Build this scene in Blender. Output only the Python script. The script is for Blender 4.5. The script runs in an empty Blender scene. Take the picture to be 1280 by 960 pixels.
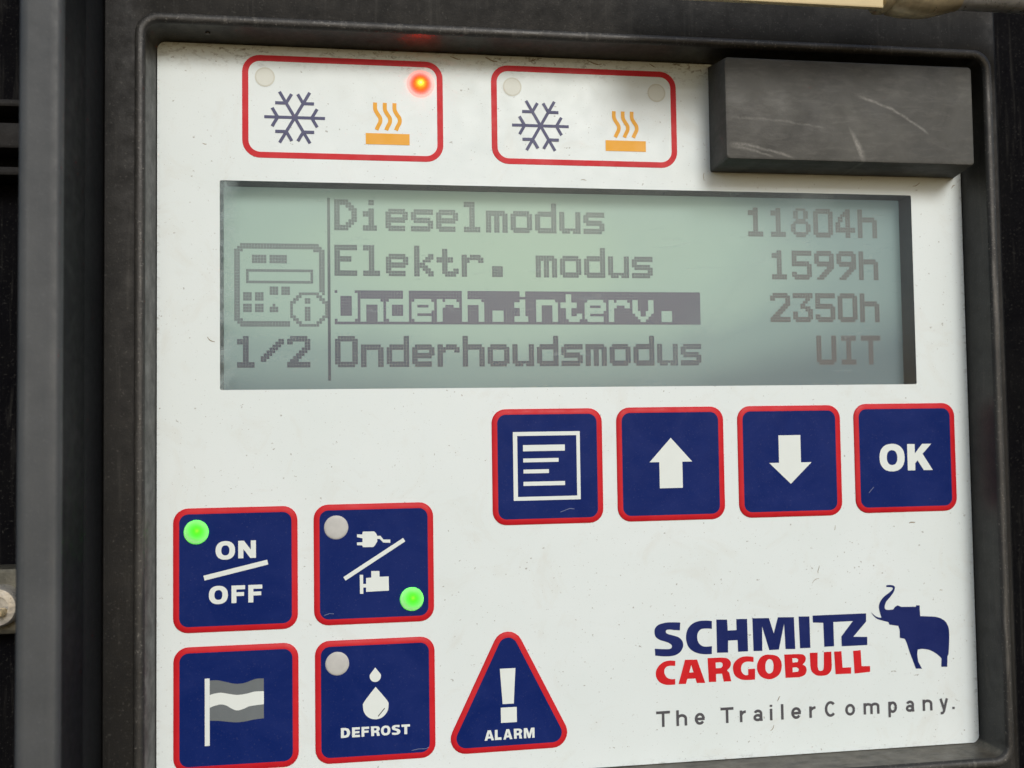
import bpy, bmesh, math, random
from mathutils import Vector, Matrix
from mathutils.geometry import tessellate_polygon
random.seed(7)
C = bpy.context.scene.collection
SC = bpy.context.scene
MM = 0.001
PI = math.pi

# ---------------------------------------------------------------- camera, sky, sun, exposure
cam_d = bpy.data.cameras.new('camera')
cam = bpy.data.objects.new('camera', cam_d)
C.objects.link(cam)
cam_d.sensor_width = 36.0
cam_d.lens = 33.75
cam_d.clip_start = 0.002
cam_d.clip_end = 50.0
RM = Matrix(((0.98951, 0.00784, -0.14424), (-0.01386, 0.99907, -0.04083), (0.14378, 0.0424, 0.9887)))
RX90 = Matrix.Rotation(PI / 2, 4, 'X')
cam.matrix_world = Matrix.Translation((0, -0.17193, 0)) @ RX90 @ RM.to_4x4()
cam_d.dof.use_dof = True
cam_d.dof.focus_distance = 0.173
cam_d.dof.aperture_fstop = 20.0
SC.camera = cam

SUN_TO = Vector((0.17, -0.86, 0.44)).normalized()       # direction towards the sun
world = bpy.data.worlds.new("World")
SC.world = world
world.use_nodes = True
wn = world.node_tree
bg = wn.nodes['Background']
sky = wn.nodes.new('ShaderNodeTexSky')
sky.sky_type = 'NISHITA'
sky.sun_disc = False
sky.sun_elevation = math.asin(SUN_TO.z)
sky.sun_rotation = math.atan2(SUN_TO.x, SUN_TO.y)
sky.air_density = 1.0
sky.dust_density = 2.0
sky.ozone_density = 1.5
bg.inputs['Strength'].default_value = 0.11
wn.links.new(sky.outputs[0], bg.inputs['Color'])
sun_d = bpy.data.lights.new('sun', 'SUN')
sun_d.energy = 1.55
sun_d.angle = math.radians(20)
sun_d.color = (1.0, 0.995, 0.98)
sun = bpy.data.objects.new('sun', sun_d)
C.objects.link(sun)
sun.rotation_euler = (-SUN_TO).to_track_quat('-Z', 'Y').to_euler()
sun.location = SUN_TO * 1.0
vs = SC.view_settings
vs.view_transform = 'Standard'
vs.look = 'None'
vs.exposure = 0.09
vs.gamma = 1.0
vs.use_curve_mapping = False

# ---------------------------------------------------------------- helpers
ORG = {}


def empty(name, label, cat, org, group=None):
    """A thing: an Empty at its base. org is (u, v, h) in mm: right, up, out of the panel towards the viewer."""
    o = bpy.data.objects.new(name, None)
    C.objects.link(o)
    o.location = (org[0] * MM, -org[2] * MM, org[1] * MM)
    o.rotation_euler = (PI / 2, 0, 0)
    o.empty_display_size = 0.01
    o['label'] = label
    o['category'] = cat
    if group:
        o['group'] = group
    ORG[o.name] = Vector(org)
    return o


def mesh_obj(name, verts, faces, mat, parent, smooth=None, label=None, kind=None, uv=None):
    off = ORG.get(parent.name, Vector((0, 0, 0))) if parent else Vector((0, 0, 0))
    me = bpy.data.meshes.new(name)
    me.from_pydata([((v[0] - off[0]) * MM, (v[1] - off[1]) * MM, (v[2] - off[2]) * MM) for v in verts], [], faces)
    me.update()
    if smooth is not None:
        for p in me.polygons:
            p.use_smooth = True
        me.set_sharp_from_angle(angle=math.radians(smooth))
    me.materials.append(mat)
    o = bpy.data.objects.new(name, me)
    C.objects.link(o)
    if parent:
        o.parent = parent
        ORG[o.name] = off
    if label:
        o['label'] = label
    if kind:
        o['kind'] = kind
    return o


def rrect(u0, v0, u1, v1, r, h, n=6):
    pts = []
    for cx, cy, a0 in ((u1 - r, v1 - r, 0), (u0 + r, v1 - r, 90), (u0 + r, v0 + r, 180), (u1 - r, v0 + r, 270)):
        for i in range(n + 1):
            a = math.radians(a0 + 90 * i / n)
            pts.append((cx + r * math.cos(a), cy + r * math.sin(a), h))
    return pts


def rpoly(corners, r, h, n=6):
    """rounded convex polygon, corners counter-clockwise"""
    pts = []
    m = len(corners)
    for i in range(m):
        p = Vector(corners[i]); a = (Vector(corners[i - 1]) - p).normalized(); b = (Vector(corners[(i + 1) % m]) - p).normalized()
        half = a.angle(b) / 2
        c = p + (a + b).normalized() * (r / math.sin(half))
        t0 = p + a * (r / math.tan(half)) - c
        t1 = p + b * (r / math.tan(half)) - c
        a0 = math.atan2(t0.y, t0.x); a1 = math.atan2(t1.y, t1.x)
        if a1 < a0:
            a1 += 2 * PI
        for k in range(n + 1):
            t = a0 + (a1 - a0) * k / n
            pts.append((c.x + r * math.cos(t), c.y + r * math.sin(t), h))
    return pts


def loft(loops, cap_last=False, cap_first=False):
    """loops run counter-clockwise seen from the front; from outside/back to inside/front"""
    verts, faces = [], []
    n = len(loops[0])
    for L in loops:
        verts += L
    for k in range(len(loops) - 1):
        for i in range(n):
            j = (i + 1) % n
            faces.append((k * n + i, k * n + j, (k + 1) * n + j, (k + 1) * n + i))
    if cap_last:
        faces.append(tuple((len(loops) - 1) * n + i for i in range(n)))
    if cap_first:
        faces.append(tuple(reversed(range(n))))
    return verts, faces


class Bag:
    def __init__(self):
        self.v, self.f = [], []

    def add(self, v, f):
        b = len(self.v)
        self.v += list(v)
        self.f += [tuple(i + b for i in t) for t in f]
        return self

    def box(self, u0, v0, h0, u1, v1, h1, bev=0.0):
        if bev <= 0:
            vs_ = [(u0, v0, h0), (u1, v0, h0), (u1, v1, h0), (u0, v1, h0), (u0, v0, h1), (u1, v0, h1), (u1, v1, h1), (u0, v1, h1)]
            return self.add(vs_, [(3, 2, 1, 0), (4, 5, 6, 7), (0, 1, 5, 4), (1, 2, 6, 5), (2, 3, 7, 6), (3, 0, 4, 7)])
        L = [rrect(u0, v0, u1, v1, bev, h0, 3), rrect(u0, v0, u1, v1, bev, h1 - bev, 3),
             rrect(u0 + bev * .3, v0 + bev * .3, u1 - bev * .3, v1 - bev * .3, bev * .8, h1 - bev * .3, 3),
             rrect(u0 + bev, v0 + bev, u1 - bev, v1 - bev, bev * .3, h1, 3)]
        return self.add(*loft(L, True, True))

    def poly(self, loops, h):
        vv, ff = tess(loops, h)
        return self.add(vv, ff)

    def stroke(self, a, b, w, h):
        a, b = Vector(a), Vector(b)
        n = (b - a).normalized().orthogonal() * (w / 2)
        q = [a - n, b - n, b + n, a + n]
        area = sum(q[i].x * q[(i + 1) % 4].y - q[(i + 1) % 4].x * q[i].y for i in range(4))
        if area < 0:
            q.reverse()
        return self.add([(p.x, p.y, h) for p in q], [(0, 1, 2, 3)])

    def make(self, name, mat, parent, **k):
        return mesh_obj(name, self.v, self.f, mat, parent, **k)


def smooth_loop(pts, seg=5):
    """points (x, y) are smooth, (x, y, 1) are corners; Catmull-Rom between"""
    n = len(pts)
    out = []
    for i in range(n):
        p1, p2 = pts[i], pts[(i + 1) % n]
        c1, c2 = len(p1) > 2, len(p2) > 2
        P1, P2 = Vector(p1[:2]), Vector(p2[:2])
        out.append(P1)
        if c1 and c2:
            continue
        P0 = P1 if c1 else Vector(pts[i - 1][:2])
        P3 = P2 if c2 else Vector(pts[(i + 2) % n][:2])
        for k in range(1, seg):
            t = k / seg
            out.append(0.5 * ((2 * P1) + (P2 - P0) * t + (2 * P0 - 5 * P1 + 4 * P2 - P3) * t * t + (3 * P1 - P0 - 3 * P2 + P3) * t ** 3))
    return [(p.x, p.y) for p in out]


def tess(loops, h):
    L = [[Vector((p[0], p[1], 0)) for p in lp] for lp in loops]
    flat = [p for lp in L for p in lp]
    tris = tessellate_polygon(L)
    ff = []
    for a, b, c in tris:
        A = (flat[b] - flat[a]).cross(flat[c] - flat[a]).z
        if abs(A) < 1e-9:
            continue
        ff.append((a, b, c) if A > 0 else (a, c, b))
    return [(p.x, p.y, h) for p in flat], ff


# ---------------------------------------------------------------- materials
def mat(name):
    m = bpy.data.materials.new(name)
    m.use_nodes = True
    return m, m.node_tree, m.node_tree.nodes['Principled BSDF']


class N:
    """small node helper"""
    def __init__(self, nt):
        self.nt = nt

    def n(self, t, **k):
        x = self.nt.nodes.new(t)
        for a, b in k.items():
            setattr(x, a, b)
        return x

    def link(self, a, b):
        self.nt.links.new(a, b)

    def obj(self, scale=None, off=None):
        tc = self.n('ShaderNodeTexCoord')
        mp = self.n('ShaderNodeMapping')
        self.link(tc.outputs['Object'], mp.inputs[0])
        if scale:
            mp.inputs['Scale'].default_value = scale
        if off:
            mp.inputs['Location'].default_value = off
        return mp.outputs[0]

    def noise(self, vec, scale, detail=4, rough=0.55, dist=0.0):
        x = self.n('ShaderNodeTexNoise')
        self.link(vec, x.inputs['Vector'])
        x.inputs['Scale'].default_value = scale
        x.inputs['Detail'].default_value = detail
        x.inputs['Roughness'].default_value = rough
        x.inputs['Distortion'].default_value = dist
        return x.outputs[0]

    def ramp(self, fac, stops):
        x = self.n('ShaderNodeValToRGB')
        self.link(fac, x.inputs[0])
        e = x.color_ramp.elements
        e[0].position, e[0].color = stops[0][0], (*([stops[0][1]] * 3 if not hasattr(stops[0][1], '__len__') else stops[0][1]), 1)
        e[1].position, e[1].color = stops[-1][0], (*([stops[-1][1]] * 3 if not hasattr(stops[-1][1], '__len__') else stops[-1][1]), 1)
        for p, c in stops[1:-1]:
            y = e.new(p)
            y.color = (*([c] * 3 if not hasattr(c, '__len__') else c), 1)
        return x.outputs[0]

    def math(self, op, a, b=None, c=None, clamp=False):
        x = self.n('ShaderNodeMath', operation=op, use_clamp=clamp)
        for i, v in enumerate((a, b, c)):
            if v is None:
                continue
            if isinstance(v, (int, float)):
                x.inputs[i].default_value = v
            else:
                self.link(v, x.inputs[i])
        return x.outputs[0]

    def mix(self, fac, a, b, mode='MIX'):
        x = self.n('ShaderNodeMix', data_type='RGBA', blend_type=mode)
        for s, v in ((x.inputs['Factor'], fac), (x.inputs['A'], a), (x.inputs['B'], b)):
            if isinstance(v, (int, float)):
                s.default_value = v
            elif isinstance(v, tuple):
                s.default_value = (*v, 1) if len(v) == 3 else v
            else:
                self.link(v, s)
        return x.outputs['Result']

    def bump(self, height, strength, dist, bsdf):
        b = self.n('ShaderNodeBump')
        b.inputs['Strength'].default_value = strength
        b.inputs['Distance'].default_value = dist
        self.link(height, b.inputs['Height'])
        self.link(b.outputs[0], bsdf.inputs['Normal'])

    def sep(self, vec):
        s = self.n('ShaderNodeSeparateXYZ')
        self.link(vec, s.inputs[0])
        return s.outputs


def plastic(name, col, col2, rough=0.5, spec=0.4, grain=1.0, dust=0.25, dustcol=(0.16, 0.155, 0.14), streak=None, ledge=None):
    m, nt, b = mat(name)
    g = N(nt)
    v = g.obj((1000, 1000, 1000))                      # millimetres
    big = g.noise(v, 0.06, 5, 0.6, 0.6)
    c = g.mix(g.ramp(big, [(0.35, 0.0), (0.7, 1.0)]), col, col2)
    spk = g.noise(v, 2.2, 3, 0.7)
    c = g.mix(g.math('MULTIPLY', g.ramp(spk, [(0.60, 0.0), (0.74, 1.0)]), dust), c, dustcol)
    sv = g.obj(streak or (1000, 60, 1000))
    st = g.noise(sv, 0.9, 4, 0.6, 0.3)
    c = g.mix(g.math('MULTIPLY', g.ramp(st, [(0.58, 0.0), (0.78, 1.0)]), dust * 0.5), c, dustcol)
    if ledge is not None:                              # road dust lying on the upward-facing ledge below this height
        lm = g.math('MULTIPLY', g.math('SUBTRACT', ledge, g.sep(v)[1]), 2.5, clamp=True)
        dn = g.ramp(g.noise(g.obj((350, 1000, 1000)), 0.5, 6, 0.72, 0.8), [(0.3, 0.15), (0.62, 1.0)])
        c = g.mix(g.math('MULTIPLY', lm, g.math('MULTIPLY', dn, 0.6)), c, (0.20, 0.18, 0.14))
    g.link(c, b.inputs['Base Color'])
    r = g.ramp(g.noise(v, 0.35, 5, 0.65), [(0.3, rough - 0.1), (0.7, rough + 0.14)])
    g.link(r, b.inputs['Roughness'])
    b.inputs['Specular IOR Level'].default_value = spec
    h = g.math('ADD', g.math('MULTIPLY', g.noise(v, 3.5, 3, 0.6), 0.6), g.math('MULTIPLY', g.noise(v, 0.5, 3), 0.6))
    g.bump(h, 0.35 * grain, 0.00012, b)
    return m


M = {}
M['black_plastic'] = plastic('black_plastic', (0.0055, 0.0055, 0.0053), (0.013, 0.0127, 0.0118), 0.54, 0.20)
M['rim_plastic'] = plastic('worn_rim_plastic', (0.022, 0.022, 0.021), (0.042, 0.041, 0.038), 0.45, 0.4, 1.8, 0.8, (0.22, 0.21, 0.19))
M['wall_plastic'] = plastic('recess_wall_plastic', (0.012, 0.012, 0.011), (0.030, 0.028, 0.024), 0.40, 0.35, 1.0, 0.35, (0.15, 0.13, 0.10), None, 18.6)
M['post'] = plastic('grey_rubber', (0.050, 0.055, 0.058), (0.072, 0.077, 0.080), 0.55, 0.4, 1.0, 0.2, (0.2, 0.2, 0.2), (1000, 40, 1000))
M['post_dark'] = plastic('dark_post_side', (0.008, 0.009, 0.010), (0.014, 0.015, 0.016), 0.65, 0.2, 1.0, 0.12, (0.1, 0.1, 0.1), (1000, 40, 1000))
M['dark'] = plastic('dark_backing', (0.002, 0.002, 0.003), (0.004, 0.004, 0.0045), 0.8, 0.05)
M['slat'] = plastic('slat_plastic', (0.010, 0.0095, 0.009), (0.018, 0.017, 0.016), 0.65, 0.2)


def scratch_mat():
    m, nt, b = mat('scuffed_black_rubber')
    g = N(nt)
    v = g.obj((1000, 1000, 1000))
    x, y, z = g.sep(v)
    big = g.noise(v, 0.07, 5, 0.65, 0.8)
    c = g.mix(g.ramp(big, [(0.35, 0.0), (0.68, 1.0)]), (0.047, 0.047, 0.043), (0.080, 0.080, 0.072))
    brush = g.noise(g.obj((260, 1000, 1000)), 0.9, 5, 0.7, 0.4)
    c = g.mix(g.math('MULTIPLY', g.ramp(brush, [(0.48, 0.0), (0.75, 1.0)]), 0.25), c, (0.19, 0.185, 0.17))
    wob = g.math('MULTIPLY', g.math('SUBTRACT', g.noise(v, 0.5, 3), 0.5), 0.8)
    tone = g.ramp(g.noise(v, 1.6, 4, 0.7), [(0.3, 0.25), (0.6, 1.0)])
    # y = a + b x + c x^2 , between x0 and x1, half width w0..w1
    for (a, bb, cc, x0, x1, w0, w1, s) in SCR:
        t = g.math('SUBTRACT', x, x0)
        yy = g.math('ADD', g.math('ADD', g.math('MULTIPLY', t, bb), g.math('MULTIPLY', g.math('MULTIPLY', t, t), cc)), a)
        d = g.math('ABSOLUTE', g.math('ADD', g.math('SUBTRACT', y, yy), wob))
        w = g.math('ADD', g.math('MULTIPLY', t, (w1 - w0) / (x1 - x0)), w0)
        k = g.math('SUBTRACT', 1.0, g.math('DIVIDE', d, w), clamp=True)
        e0 = g.math('MULTIPLY', g.math('SUBTRACT', x, x0), 0.6, clamp=True)
        e1 = g.math('MULTIPLY', g.math('SUBTRACT', x1, x), 0.9, clamp=True)
        k = g.math('MULTIPLY', g.math('MULTIPLY', g.math('MULTIPLY', k, e0), e1), g.math('MULTIPLY', tone, s))
        c = g.mix(k, c, (0.40, 0.39, 0.36))
    g.link(c, b.inputs['Base Color'])
    g.link(g.ramp(g.noise(v, 0.25, 5, 0.65), [(0.3, 0.5), (0.7, 0.72)]), b.inputs['Roughness'])
    b.inputs['Specular IOR Level'].default_value = 0.35
    g.bump(g.math('ADD', g.noise(v, 2.5, 4, 0.7), g.math('MULTIPLY', brush, 0.6)), 0.3, 0.00012, b)
    return m


# scratches on the cover block, block-local mm with the origin at its lower left base corner
SCR = [(12.4, -0.18, -0.021, 25.4, 39.5, 0.38, 0.45, 0.36),
       (6.9, -1.9, -0.05, 23.4, 26.75, 0.6, 2.4, 0.55),
       (3.1, -0.05, -0.012, 0.4, 13.0, 0.5, 0.35, 0.38),
       (2.6, -0.10, -0.014, 0.4, 9.0, 0.5, 0.3, 0.3),
       (7.9, -0.01, -0.004, 0.5, 19.0, 0.4, 0.3, 0.16)]
M['block'] = scratch_mat()


def foil_mat():
    m, nt, b = mat('white_membrane_foil')
    g = N(nt)
    v = g.obj((1000, 1000, 1000))
    x, y, z = g.sep(v)
    big = g.noise(v, 0.022, 4, 0.6, 0.8)
    c = g.mix(g.ramp(big, [(0.3, 0.0), (0.7, 1.0)]), (0.66, 0.735, 0.735), (0.70, 0.77, 0.78))
    # faint brownish smears
    sm = g.noise(v, 0.085, 6, 0.68, 1.5)
    c = g.mix(g.math('MULTIPLY', g.ramp(sm, [(0.53, 0.0), (0.75, 1.0)]), 0.20), c, (0.50, 0.46, 0.37))
    # fine specks of dirt
    for sc_, lo, hi, a in ((2.6, 0.70, 0.76, 0.5), (1.1, 0.715, 0.75, 0.6), (5.0, 0.68, 0.75, 0.35)):
        sp = g.noise(v, sc_, 2, 0.6)
        c = g.mix(g.math('MULTIPLY', g.ramp(sp, [(lo, 0.0), (hi, 1.0)]), a), c, (0.20, 0.18, 0.15))
    # grime creeping in from the upper edge and the sides of the recess
    edge = g.math('ADD', g.math('MULTIPLY', g.math('SUBTRACT', y, 63.0 + 62.3), 0.30, clamp=True),
                  g.math('MULTIPLY', g.math('SUBTRACT', x, 113.6 - 39), 0.5, clamp=True))
    edge = g.math('ADD', edge, g.math('MULTIPLY', g.math('SUBTRACT', -35.9 - 39, x), 0.7, clamp=True))
    edge = g.math('ADD', edge, g.math('MULTIPLY', g.math('SUBTRACT', 1.2, y), 0.4, clamp=True))
    gr = g.ramp(g.noise(g.obj((500, 1000, 1000)), 1.3, 5, 0.75, 0.4), [(0.52, 0.0), (0.62, 1.0)])
    pt = g.ramp(g.noise(v, 0.07, 3, 0.6), [(0.42, 0.25), (0.58, 1.0)])
    gr = g.math('MULTIPLY', gr, pt)
    c = g.mix(g.math('MULTIPLY', g.math('MULTIPLY', edge, gr), 0.85, clamp=True), c, (0.13, 0.11, 0.08))
    g.link(c, b.inputs['Base Color'])
    g.link(g.ramp(g.noise(v, 0.3, 5, 0.6), [(0.3, 0.34), (0.7, 0.52)]), b.inputs['Roughness'])
    b.inputs['Specular IOR Level'].default_value = 0.35
    g.bump(g.math('ADD', g.noise(v, 6.0, 2, 0.5), g.math('MULTIPLY', g.noise(v, 0.12, 3), 1.5)), 0.12, 0.0001, b)
    return m


M['foil'] = foil_mat()


def ink(name, col, rough=0.45, var=0.12, spec=0.2):
    m, nt, b = mat(name)
    g = N(nt)
    v = g.obj((1000, 1000, 1000))
    c2 = tuple(min(1, c * (1 + var) + 0.006) for c in col)
    c = g.mix(g.ramp(g.noise(v, 0.12, 5, 0.65, 0.8), [(0.35, 0.0), (0.7, 1.0)]), col, c2)
    sp = g.noise(v, 3.5, 3, 0.65)
    c = g.mix(g.math('MULTIPLY', g.ramp(sp, [(0.62, 0.0), (0.78, 1.0)]), 0.10), c, (0.45, 0.44, 0.42))
    g.link(c, b.inputs['Base Color'])
    g.link(g.ramp(g.noise(v, 0.4, 5, 0.6), [(0.3, rough - 0.08), (0.7, rough + 0.12)]), b.inputs['Roughness'])
    b.inputs['Specular IOR Level'].default_value = spec
    g.bump(g.noise(v, 6.0, 2, 0.5), 0.1, 0.0001, b)
    return m


M['blue'] = ink('blue_key_ink', (0.0012, 0.0130, 0.112), spec=0.10, rough=0.5)
M['red'] = ink('red_border_ink', (0.50, 0.010, 0.018))
M['white_ink'] = ink('white_symbol_ink', (0.68, 0.74, 0.72), var=0.03)
M['logo_blue'] = ink('blue_logo_ink', (0.001, 0.0105, 0.100))
M['logo_red'] = ink('red_logo_ink', (0.53, 0.008, 0.014))
M['snow_ink'] = ink('slate_blue_ink', (0.075, 0.080, 0.155))
M['orange'] = ink('orange_ink', (0.74, 0.36, 0.035), var=0.05)
M['grey_ink'] = ink('grey_stripe_ink', (0.13, 0.15, 0.16))
M['grime'] = ink('brownish_grime', (0.22, 0.19, 0.14), var=0.5)
M['scratch'] = ink('pale_scratch', (0.16, 0.19, 0.30))
M['text_ink'] = ink('dark_grey_text_ink', (0.075, 0.075, 0.085))


def lens_mat(name, col, trans, tint=None, spots=(), r0=0.8, r1=2.0):
    """frosted lens; a lit one has its glow painted in as a tint fading towards the edge"""
    m, nt, b = mat(name)
    g = N(nt)
    out = nt.nodes['Material Output']
    tr = g.n('ShaderNodeBsdfTranslucent')
    tr.inputs[0].default_value = (*trans, 1)
    v = g.obj((1000, 1000, 1000))
    c = g.mix(g.ramp(g.noise(v, 0.8, 3), [(0.35, 0.0), (0.7, 1.0)]), col, tuple(x * 0.9 for x in col))
    x, y, z = g.sep(v)
    for (cu, cv) in spots:
        dx = g.math('SUBTRACT', x, cu - 39.0)
        dy = g.math('SUBTRACT', y, cv + 62.3)
        d = g.math('SQRT', g.math('ADD', g.math('MULTIPLY', dx, dx), g.math('MULTIPLY', dy, dy)))
        k = g.math('DIVIDE', g.math('SUBTRACT', r1, d), r1 - r0, clamp=True)
        k = g.math('MULTIPLY', k, g.math('SUBTRACT', 2.0, k))
        c = g.mix(k, c, tint)
    g.link(c, b.inputs['Base Color'])
    b.inputs['Roughness'].default_value = 0.4
    b.inputs['Specular IOR Level'].default_value = 0.3
    mx = g.n('ShaderNodeMixShader')
    mx.inputs[0].default_value = 0.35
    g.link(b.outputs[0], mx.inputs[1])
    g.link(tr.outputs[0], mx.inputs[2])
    g.link(mx.outputs[0], out.inputs[0])
    return m


M['lens'] = lens_mat('frosted_lens', (0.78, 0.79, 0.76), (0.5, 0.5, 0.5))
M['lens_faint'] = ink('faint_lens_print', (0.62, 0.65, 0.60), var=0.06)
M['lens_ring'] = ink('faint_lens_ring', (0.55, 0.565, 0.50), var=0.08)
M['lens_red'] = lens_mat('red_lit_lens', (0.95, 0.98, 0.98), (1.0, 0.22, 0.10), (0.80, 0.04, 0.012), [(9.11, 61.6)], 1.0, 2.1)
M['lens_green'] = lens_mat('green_lit_lens', (0.66, 0.86, 0.62), (0.3, 1.0, 0.1), (0.10, 0.75, 0.03), [(-29.85, -17.65), (6.85, -30.5)], 0.3, 2.0)


def emis(name, col, s):
    m, nt, b = mat(name)
    b.inputs['Base Color'].default_value = (*[min(1, c) for c in col], 1)
    b.inputs['Emission Color'].default_value = (*col, 1)
    b.inputs['Emission Strength'].default_value = s
    return m


M['red_bead'] = emis('lit_red_led', (1.0, 0.115, 0.012), 26.0)
M['green_bead'] = emis('lit_green_led', (0.10, 1.0, 0.02), 3.0)


def metal(name, col, rough, grainy=0.3):
    m, nt, b = mat(name)
    g = N(nt)
    v = g.obj((1000, 1000, 1000))
    c = g.mix(g.ramp(g.noise(v, 0.3, 5, 0.65), [(0.35, 0.0), (0.7, 1.0)]), col, tuple(x * 0.6 for x in col))
    g.link(c, b.inputs['Base Color'])
    b.inputs['Metallic'].default_value = 0.6
    g.link(g.ramp(g.noise(v, 0.7, 4), [(0.3, rough - 0.08), (0.7, rough + 0.15)]), b.inputs['Roughness'])
    g.bump(g.noise(v, 1.5, 3), grainy, 0.0002, b)
    return m


M['steel'] = metal('tarnished_steel', (0.62, 0.60, 0.55), 0.3)
M['brass'] = metal('yellowed_metal', (0.70, 0.58, 0.36), 0.35)
M['plate'] = metal('dirty_zinc_plate', (0.12, 0.115, 0.09), 0.5)
M['cream'] = ink('cream_strip', (0.60, 0.50, 0.30), rough=0.5)

# ---------------------------------------------------------------- the setting behind everything
mesh_obj('wall', [(-160, -170, -16), (220, -170, -16), (220, 170, -16), (-160, 170, -16)], [(0, 1, 2, 3)], M['dark'], None)
wall = bpy.data.objects['wall']
wall.matrix_world = RX90
wall['kind'] = 'structure'

# ---------------------------------------------------------------- housing: black frame round the panel
housing = empty('panel_housing', 'black plastic housing frame with a rounded raised rim around the recessed white control panel', 'frame', (38, -80, -15.9))
PW = (-36.6, -62.3, 114.6, 67.4)                    # fascia rectangle


def R_(d, r, h, dr=0.0):
    return rrect(PW[0] - d, PW[1] - d, PW[2] + d, PW[3] + d + dr, r, h, 8)


bag = Bag()
bag.add(*loft([rrect(-43.9, -84, 119.0, 96, 3.2, -15.8, 8), rrect(-43.9, -84, 118.9, 96, 3.2, 4.6, 8), rrect(-43.8, -83.9, 118.5, 95.8, 3.0, 6.2, 8),
               rrect(-43.4, -83.5, 117.7, 95.4, 2.6, 7.0, 8), R_(2.3, 4.0, 7.0), R_(2.05, 3.8, 6.9)]))
bag.make('flange', M['black_plastic'], housing, smooth=40)
Bag().add(*loft([R_(2.06, 3.8, 6.85), R_(1.95, 3.7, 7.6), R_(1.7, 3.5, 7.95), R_(1.3, 3.2, 8.05), R_(0.75, 2.8, 8.0), R_(0.45, 2.5, 7.75), R_(0.3, 2.3, 7.3)])) \
    .make('rim', M['rim_plastic'], housing, smooth=50)
Bag().add(*loft([R_(0.31, 2.3, 7.35), R_(0.28, 2.2, 5.0), R_(0.26, 2.1, 3.2), R_(0.05, 1.7, -1.5)])).make('recess_wall', M['wall_plastic'], housing, smooth=30)
# small moulded pip on the upper recess wall
b_ = Bag()
for (cu, ch_, rr) in ((-27.4, 4.2, 0.45),):
    L = []
    for k, (r_, dv) in enumerate(((rr, 0.0), (rr * 0.9, -0.25), (rr * 0.5, -0.3))):
        L.append([(cu + r_ * math.cos(-t * PI / 6), PW[3] + 0.25 + dv, ch_ + r_ * math.sin(-t * PI / 6)) for t in range(12)])
    b_.add(*loft(L, True))
b_.make('pip', M['wall_plastic'], housing, smooth=40)

# ---------------------------------------------------------------- the control panel
panel = empty('control_panel', 'white refrigeration control panel with a grey LCD, blue push buttons and the SCHMITZ CARGOBULL logo', 'control panel', (39, -62.3, -1.4))
LC = (-26.1, 6.45, 104.0, 43.2)                     # LCD opening
outer = [(p[0], p[1]) for p in rrect(*PW[:4], 1.2, 0, 5)]
hole = [(p[0], p[1]) for p in rrect(*LC, 0.25, 0, 2)]
fa = Bag()
fa.poly([outer, hole], 0.0)
fa.add(*loft([[(p[0], p[1], -1.3) for p in outer], [(p[0], p[1], 0.0) for p in outer]]))
fa.make('fascia', M['foil'], panel)

# little hairs and specks of dirt stuck to the foil
b = Bag()
for (u, v_, l, a_, w_) in ((-28.2, 15.7, 1.5, -35, .16), (38.5, 44.6, 1.0, 10, .12), (62.0, 45.2, 1.4, 75, .12), (101.6, -20.3, 1.2, 20, .22), (86.2, -21.0, 0.9, 60, .1),
                           (83.0, -29.0, 1.4, 95, .12), (81.6, -30.8, 1.6, 30, .10), (-29.0, 49.6, 0.7, 0, .15), (14.6, 66.6, 1.8, 4, .22), (21.0, 66.7, 2.2, -3, .25), (29.0, 66.8, 1.4, 6, .2), (40.0, 66.9, 2.8, 1, .22),
                           (52.0, 66.8, 1.2, -8, .18), (74.0, -52.2, 1.0, 40, .16), (72.6, -57.6, 1.2, 50, .14), (107.4, -33.2, 0.6, 10, .12), (112.6, 44.9, 0.9, 30, .2), (104.4, 45.2, 1.6, 12, .14), (58.6, 20.0, 0.0, 0, .1)):
    if l == 0.0:
        continue
    p = Vector((u, v_)); d = Vector((math.cos(math.radians(a_)), math.sin(math.radians(a_))))
    n_ = Vector((-d.y, d.x))
    for t in range(4):
        q0 = p + d * l * t / 4 + n_ * 0.16 * l * math.sin(t / 4 * PI + u)
        q1 = p + d * l * (t + 1) / 4 + n_ * 0.16 * l * math.sin((t + 1) / 4 * PI + u)
        b.stroke(q0, q1, w_ * (0.5 + 0.5 * math.sin((t + .5) / 4 * PI)), 0.02 + 0.002 * t)
b.make('dirt_marks', M['grime'], panel, kind='stuff')

# ---- LCD
LD = 4.5                                            # depth of the glass below the foil
K = (171.93 + LD) / 171.93                          # dots are laid out for the deeper plane


def lcd_screen_mat():
    m, nt, b = mat('lcd_glass')
    g = N(nt)
    v = g.obj((1000, 1000, 1000))
    x, y, z = g.sep(v)
    # backlight with glare and a darker reflection painted in: greenish centre, bluer ends
    dx = g.math('DIVIDE', g.math('SUBTRACT', x, 21 - 39), 68.0)
    dy = g.math('DIVIDE', g.math('SUBTRACT', y, 31.5 + 62.3), 19.0)
    rr = g.math('ADD', g.math('MULTIPLY', dx, dx), g.math('MULTIPLY', dy, dy))
    rr = g.math('ADD', rr, g.math('MULTIPLY', g.math('SUBTRACT', g.noise(v, 0.03, 3), 0.5), 0.8))
    rr = g.math('MULTIPLY', rr, 0.42)
    c = g.ramp(rr, [(0.0, (0.250, 0.345, 0.285)), (0.2, (0.225, 0.315, 0.278)), (0.5, (0.155, 0.222, 0.218)), (1.0, (0.085, 0.125, 0.140))])
    c.node.color_ramp.interpolation = 'EASE'
    g.link(c, b.inputs['Base Color'])
    b.inputs['Roughness'].default_value = 0.55
    b.inputs['Specular IOR Level'].default_value = 0.25
    g.link(c, b.inputs['Emission Color'])
    b.inputs['Emission Strength'].default_value = 0.42
    return m


M['lcd'] = lcd_screen_mat()


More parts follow.
